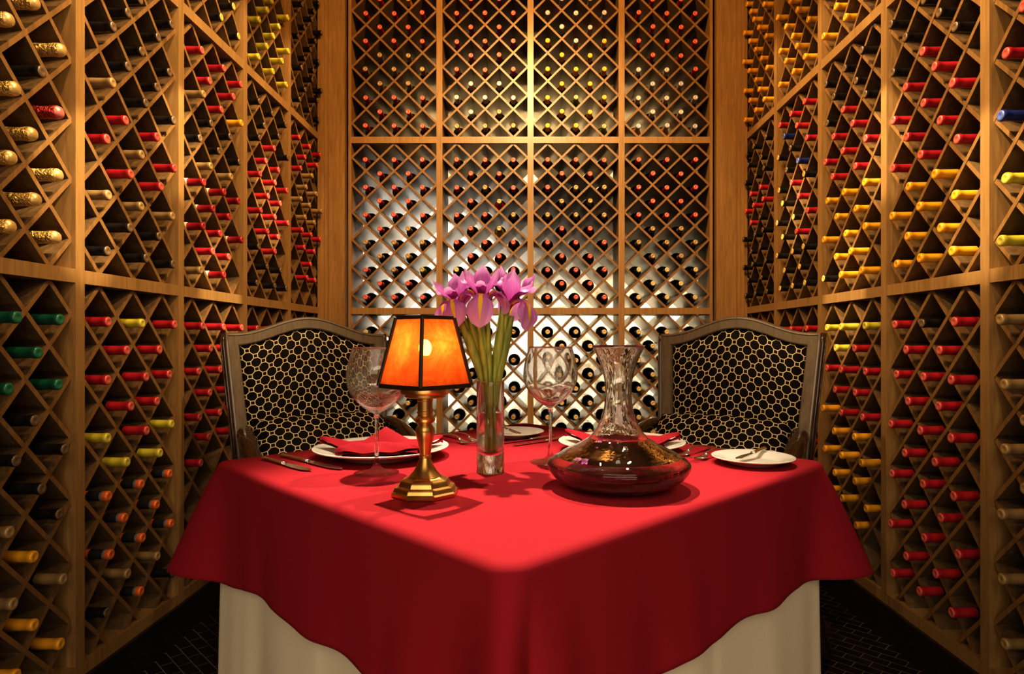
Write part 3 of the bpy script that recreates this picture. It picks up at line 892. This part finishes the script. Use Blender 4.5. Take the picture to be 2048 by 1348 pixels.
def vp(px, py, d):   # helper in metres: offset along x from vase, height
    return (px, d, py)
# heads: left, front centre, right (world coordinates, metres)
iris(None, (-.141, 1.232, 1.126), R(-100), 1.15, [(VX - .004, VY + .003, Z + .040), (VX - .006, VY + .004, Z + .10), (VX - .014, VY + .003, Z + .18), (-.112, 1.228, 1.050)], 'leftmost purple iris, its stem leaning left above the lamp', .0095, lean=(R(8), R(-16)))
iris(None, (-.094, 1.190, 1.134), R(-88), 1.15, [(VX + .003, VY - .004, Z + .040), (VX, VY - .006, Z + .10), (VX - .004, VY - .010, Z + .18), (-.089, 1.205, 1.045)], 'front iris between the two others, one wide petal hanging', .006, falls=(1.25, .9, .9), lean=(R(12), R(2)))
iris(None, (-.046, 1.236, 1.128), R(-35), 1.3, [(VX + .006, VY + .002, Z + .042), (VX + .006, VY + .003, Z + .10), (VX + .010, VY + .003, Z + .18), (-.058, 1.232, 1.050)], 'rightmost purple iris, largest, opening to the right', .0095, lean=(R(6), R(14)))

# ------------------------------------------------------------------ armchairs
def make_chair():
    root = empty('armchair', (0, 0, 0))
    RK = math.tan(R(9)); ZS = .46
    def back(x, z, y=0): return (x, (z - ZS) * RK + y, z)
    def hw(z): return .252 + (.290 - .252) * min(1, max(0, (z - .5) / .55))
    def crest(x):    # height of the top edge
        s = min(1, abs(x) / .29); return 1.083 + .062 * (.5 + .5 * math.cos(PI * min(1, s * 1.08))) ** 1.1
    # outer frame as a moulded ring : outline loops at several offsets
    def outline(ins, zb, nseg=28):
        pts = []
        xb = hw(zb) - ins
        n = 14
        for i in range(n + 1):      # left side upward
            z = zb + (1.083 - ins - zb) * i / n; pts.append((-(hw(z) - ins), z))
        for i in range(1, nseg):
            x = -(hw(1.083) - ins) + 2 * (hw(1.083) - ins) * i / nseg; pts.append((x, crest(x) - ins * (1.0)))
        for i in range(n + 1):
            z = 1.083 - ins - (1.083 - ins - zb) * i / n; pts.append(((hw(z) - ins), z))
        return pts
    bm = bmesh.new()
    prof = [(.0, .030), (.0, -.006), (.003, -.012), (.008, -.013), (.011, -.010), (.040, -.010), (.044, -.006), (.046, .004), (.046, .030)]
    loops = []
    for ins, dy in prof:
        loops.append([bm.verts.new(back(x, z, dy)) for x, z in outline(ins, .44)])
    for a_ in range(len(loops)):
        A, B = loops[a_], loops[(a_ + 1) % len(loops)]
        for i in range(len(A) - 1): bm.faces.new((A[i], A[i + 1], B[i + 1], B[i]))
    finish('back_frame', bm, M['chairwood'], root, autosmooth=35)
    # upholstered back panel, domed
    bm = bmesh.new()
    def dome(u, v):
        z = .45 + v * .62; w = hw(z) - .045
        x = (2 * u - 1) * w; top = crest(x) - .045
        z = .45 + v * (top - .45)
        e = min(1, min(u, 1 - u) * 14) ** .5 * min(1, (1 - v) * 16) ** .5
        bulge = .022 * e + .018 * math.sin(PI * u) * math.sin(PI * v)
        return back(x, z, .010 - bulge)
    grid(bm, 40, 40, dome, uvfn=lambda u, v: ((2 * u - 1) * .24, v * .62))
    finish('back_cushion', bm, M['fabric'], root)
    bm = bmesh.new()
    grid(bm, 10, 10, lambda u, v: back((2 * u - 1) * (hw(.5 + .5 * v) - .04), .45 + v * (crest((2 * u - 1) * .25) - .045 - .45), .024), uvfn=lambda u, v: (u * .5, v * .6))
    finish('back_lining', bm, M['fabric'], root)
    # seat
    bm = bmesh.new()
    def seat(u, v):   # rounded cushion by superellipse
        th = 2 * PI * u; ph = PI * v - PI / 2
        def se(c_, p): return math.copysign(abs(c_) ** p, c_)
        x = .265 * se(math.cos(th), .35) * abs(math.cos(ph)) ** .35; y = -.26 + .255 * se(math.sin(th), .35) * abs(math.cos(ph)) ** .35
        return (x * (1 + .06 * (-y / .5)), y, .475 + .05 * se(math.sin(ph), .6))
    grid(bm, 48, 16, seat, uvfn=lambda u, v: (.3 * math.cos(2 * PI * u) * math.cos(PI * v - PI / 2), .3 * math.sin(2 * PI * u) * math.cos(PI * v - PI / 2)), closed_u=True)
    bmesh.ops.remove_doubles(bm, verts=bm.verts, dist=.0005)
    finish('seat', bm, M['fabric'], root)
    bm = bmesh.new(); box(bm, -.27, .27, -.51, -.01, .375, .43); bevel(bm, .008); finish('seat_rail', bm, M['dwood'], root, smooth=False)
    # lumbar pillow
    bm = bmesh.new()
    pil = []
    def pillow(side):
        def f(u, v):
            a_, b_ = 2 * u - 1, 2 * v - 1
            pin = 1 - .05 * (a_ * a_) * 0
            x = a_ * .235 * (1 - .05 * b_ * b_); z = b_ * .150 * (1 - .05 * a_ * a_)
            t = .070 * ((1 - a_ ** 4) * (1 - b_ ** 4)) ** .5
            y = side * t
            # lean back
            an = R(-30); yy = y * math.cos(an) - z * math.sin(an) * 1; zz = y * math.sin(an) + z * math.cos(an)
            return (x, -.118 + yy * 1.0, .665 + zz)
        return f
    grid(bm, 30, 22, pillow(-1), uvfn=lambda u, v: (u * .47, v * .32)); grid(bm, 30, 22, pillow(1), uvfn=lambda u, v: (u * .47, v * .32))
    bmesh.ops.remove_doubles(bm, verts=bm.verts, dist=.0008)
    finish('lumbar_cushion', bm, M['fabric'], root)
    for s in (-1, 1):
        bm = bmesh.new()
        pts = spline([(s * .245, .035, .735), (s * .250, -.04, .757), (s * .262, -.13, .745), (s * .268, -.23, .705), (s * .272, -.33, .662), (s * .272, -.40, .645), (s * .270, -.425, .635)], 30)
        def sec(t):
            w = .017 + .010 * math.sin(PI * t) ** .7; h = .014
            return [(-w, -h), (-w * 1.05, 0), (-w * .8, h * .8), (-w * .3, h * 1.15), (w * .3, h * 1.15), (w * .8, h * .8), (w * 1.05, 0), (w, -h), (w * .4, -h * 1.2), (-w * .4, -h * 1.2)]
        sweep(bm, pts, sec)
        finish('armrest', bm, M['dwood'], root, autosmooth=50)
        bm = bmesh.new()
        pts = spline([(s * .270, -.415, .635), (s * .278, -.37, .59), (s * .280, -.34, .53), (s * .280, -.36, .46), (s * .275, -.385, .40)], 20)
        sweep(bm, pts, lambda t: ell(.014 + .006 * abs(t - .5), .017, 10), up=(1, 0, 0)); finish('arm_support', bm, M['dwood'], root)
        # moulded outer edge and rear leg in one run
        bm = bmesh.new()
        pts = spline([(s * .30, .085, 0), (s * .272, .030, .2), (s * .256, .004, .42)], 14)
        sweep(bm, pts, lambda t: [(-.018, -.018), (.018, -.018), (.018, .018), (-.018, .018)], up=(0, 1, 0)); finish('leg', bm, M['dwood'], root, autosmooth=40)
        bm = bmesh.new()
        pts = spline([(s * .262, -.505, 0), (s * .255, -.485, .12), (s * .252, -.470, .28), (s * .250, -.475, .40)], 16)
        sweep(bm, pts, lambda t: ell(.011 + .014 * t, .011 + .014 * t, 12), up=(0, 1, 0)); finish('leg', bm, M['dwood'], root)
        # dark bead along the stile
        bm = bmesh.new()
        pts = [Vector(back(s * (hw(z) + .004), z, .008)) for z in [.44 + .64 * i / 20 for i in range(21)]]
        sweep(bm, pts, lambda t: ell(.010, .017, 10), up=(0, 1, 0)); finish('stile_bead', bm, M['dwood'], root)
    return root
ch = make_chair()
ch.location = (-.775, 2.325, 0); ch.rotation_euler = (0, 0, R(35))
tag(ch, 'left armchair with octagon-patterned black fabric, behind the left plate and lamp', 'chair', 'armchairs at the table')
ch2 = copytree(ch)
ch2.location = (.685, 2.27, 0); ch2.rotation_euler = (0, 0, R(-35))
tag(ch2, 'right armchair with octagon-patterned black fabric, behind the decanter and side plate', 'chair', 'armchairs at the table')

# ------------------------------------------------------------------ lights
def aim(o, tgt): o.rotation_euler = (Vector(tgt) - Vector(o.location)).to_track_quat('-Z', 'Y').to_euler()
def spot(name, loc, tgt, energy, color, angle=60, blend=.6, radius=.04):
    l = bpy.data.lights.new(name, 'SPOT'); l.energy = energy; l.color = color; l.spot_size = R(angle); l.spot_blend = blend; l.shadow_soft_size = radius
    o = bpy.data.objects.new(name, l); COL.objects.link(o); o.location = loc; aim(o, tgt); return o
def area(name, loc, tgt, energy, color, sx, sy):
    l = bpy.data.lights.new(name, 'AREA'); l.energy = energy; l.color = color; l.shape = 'RECTANGLE'; l.size = sx; l.size_y = sy
    o = bpy.data.objects.new(name, l); COL.objects.link(o); o.location = loc; aim(o, tgt); return o
def point(name, loc, energy, color, radius=.03):
    l = bpy.data.lights.new(name, 'POINT'); l.energy = energy; l.color = color; l.shadow_soft_size = radius
    o = bpy.data.objects.new(name, l); COL.objects.link(o); o.location = loc; return o
WARM = (1, .68, .34); AMB = (1, .52, .15); NEU = (1, .90, .74)
spot('spot_light', (-.38, 1.80, 3.3), (-.02, 1.05, .8), 520, (1, .80, .56), 26, .6, .03)
spot('spot_light', (.55, 1.9, 3.3), (.05, 1.15, .8), 200, (1, .80, .56), 30, .5, .03)
# amber washers on the back racks
spot('spot_light', (-.05, 2.2, 3.28), (0, 3.85, 2.4), 170, AMB, 130, .9, .05)
spot('spot_light', (0, 1.6, 3.28), (0, 3.85, 1.75), 270, WARM, 60, .8, .05)
for s in (-1, 1):
    # steep ceiling downlights close to the side racks
    for yy, e in ((1.45, 130), (2.05, 130), (2.65, 130), (3.25, 110)):
        spot('spot_light', (s * .62, yy - .25, 3.28), (s * 1.27, yy + .05, 2.1), e * .8, WARM, 35, .6, .02)
    spot('spot_light', (-s * .55, 1.5, 3.28), (s * 1.3, 2.2, 2.0), 270, WARM, 54, .9, .03)
    spot('spot_light', (-s * .9, .8, 2.6), (s * 1.3, 1.75, 1.1), 40, (1, .74, .42), 60, .8, .03)
    for yy, zz in ((1.80, 1.45), (2.32, 1.75), (2.60, 1.25), (3.10, 1.7)):
        spot('spot_light', (-s * .35, yy - .5, 3.28), (s * 1.27, yy, zz), 520, (1, .76, .45), 8.5, .5, .01)
    # light behind the side racks
    area('back_light', (s * (SX + DEP + .03), 2.9, 1.0), (s * (XL), 2.9, 1.0), 14, NEU, 1.4, .5)
    area('back_light', (s * (SX + DEP + .03), 2.4, .2), (s * (XL), 2.4, .3), 12, NEU, 2.2, .1)
# strips behind the back racks, hidden by the rails
area('back_light', (-.62, D + .40, 1.234), (-.62, YB, 1.1), 8, (1, .95, .88), .9, .04)
area('back_light', (.62, D + .40, 1.234), (.62, YB, 1.1), 7, (1, .86, .62), .9, .04)
area('back_light', (0, D + .41, .5), (0, YB, .9), 6, (1, .88, .68), 2.0, .06)
area('back_light', (-.75, D + .41, 1.75), (-.75, YB, 1.6), 7, (1, .95, .9), .6, .04)
area('back_light', (0, D + .41, 2.29), (0, YB, 2.6), 16, (1, .70, .34), 1.4, .04)
point('bulb_light', (LX, LY, Z + .238), .42, (1, .62, .24), .010)
area('skirt_fill_light', (0, -.8, .25), (0, 1.0, .30), 8, (1, .82, .6), 1.6, .2)  # added low fill to brighten the ivory skirt, no lamp stands there
for s in (-1, 1): spot('spot_light', (s * .15, 1.2, 3.2), (s * .72, 2.2, .9), 60, (1, .78, .5), 24, .7, .05)  # extra spots added to brighten the armchairs
# soft frontal fill added behind the camera, not a lamp of the room
area('fill_light', (0, -.9, 1.9), (0, 1.5, .8), 18, (1, .80, .58), 1.8, 1.2)

w = bpy.data.worlds.new('World'); sc.world = w; w.use_nodes = True
w.node_tree.nodes['Background'].inputs[0].default_value = (.05, .035, .02, 1); w.node_tree.nodes['Background'].inputs[1].default_value = .3

# ------------------------------------------------------------------ camera
cam = bpy.data.cameras.new('Camera'); co = bpy.data.objects.new('Camera', cam); COL.objects.link(co)
co.location = (0, 0, CAM); co.rotation_euler = (R(90), 0, 0)
cam.sensor_width = 36; cam.lens = 36 * FP / 2048
cam.shift_x = -41 / 2048; cam.shift_y = 8 / 2048; cam.clip_start = .02
sc.camera = co
sc.view_settings.view_transform = 'Standard'
sc.view_settings.look = 'Medium High Contrast'
sc.view_settings.exposure = 0.1
sc.cycles.max_bounces = 10; sc.cycles.transmission_bounces = 10; sc.cycles.glossy_bounces = 4; sc.cycles.diffuse_bounces = 4
sc.cycles.sample_clamp_indirect = 6
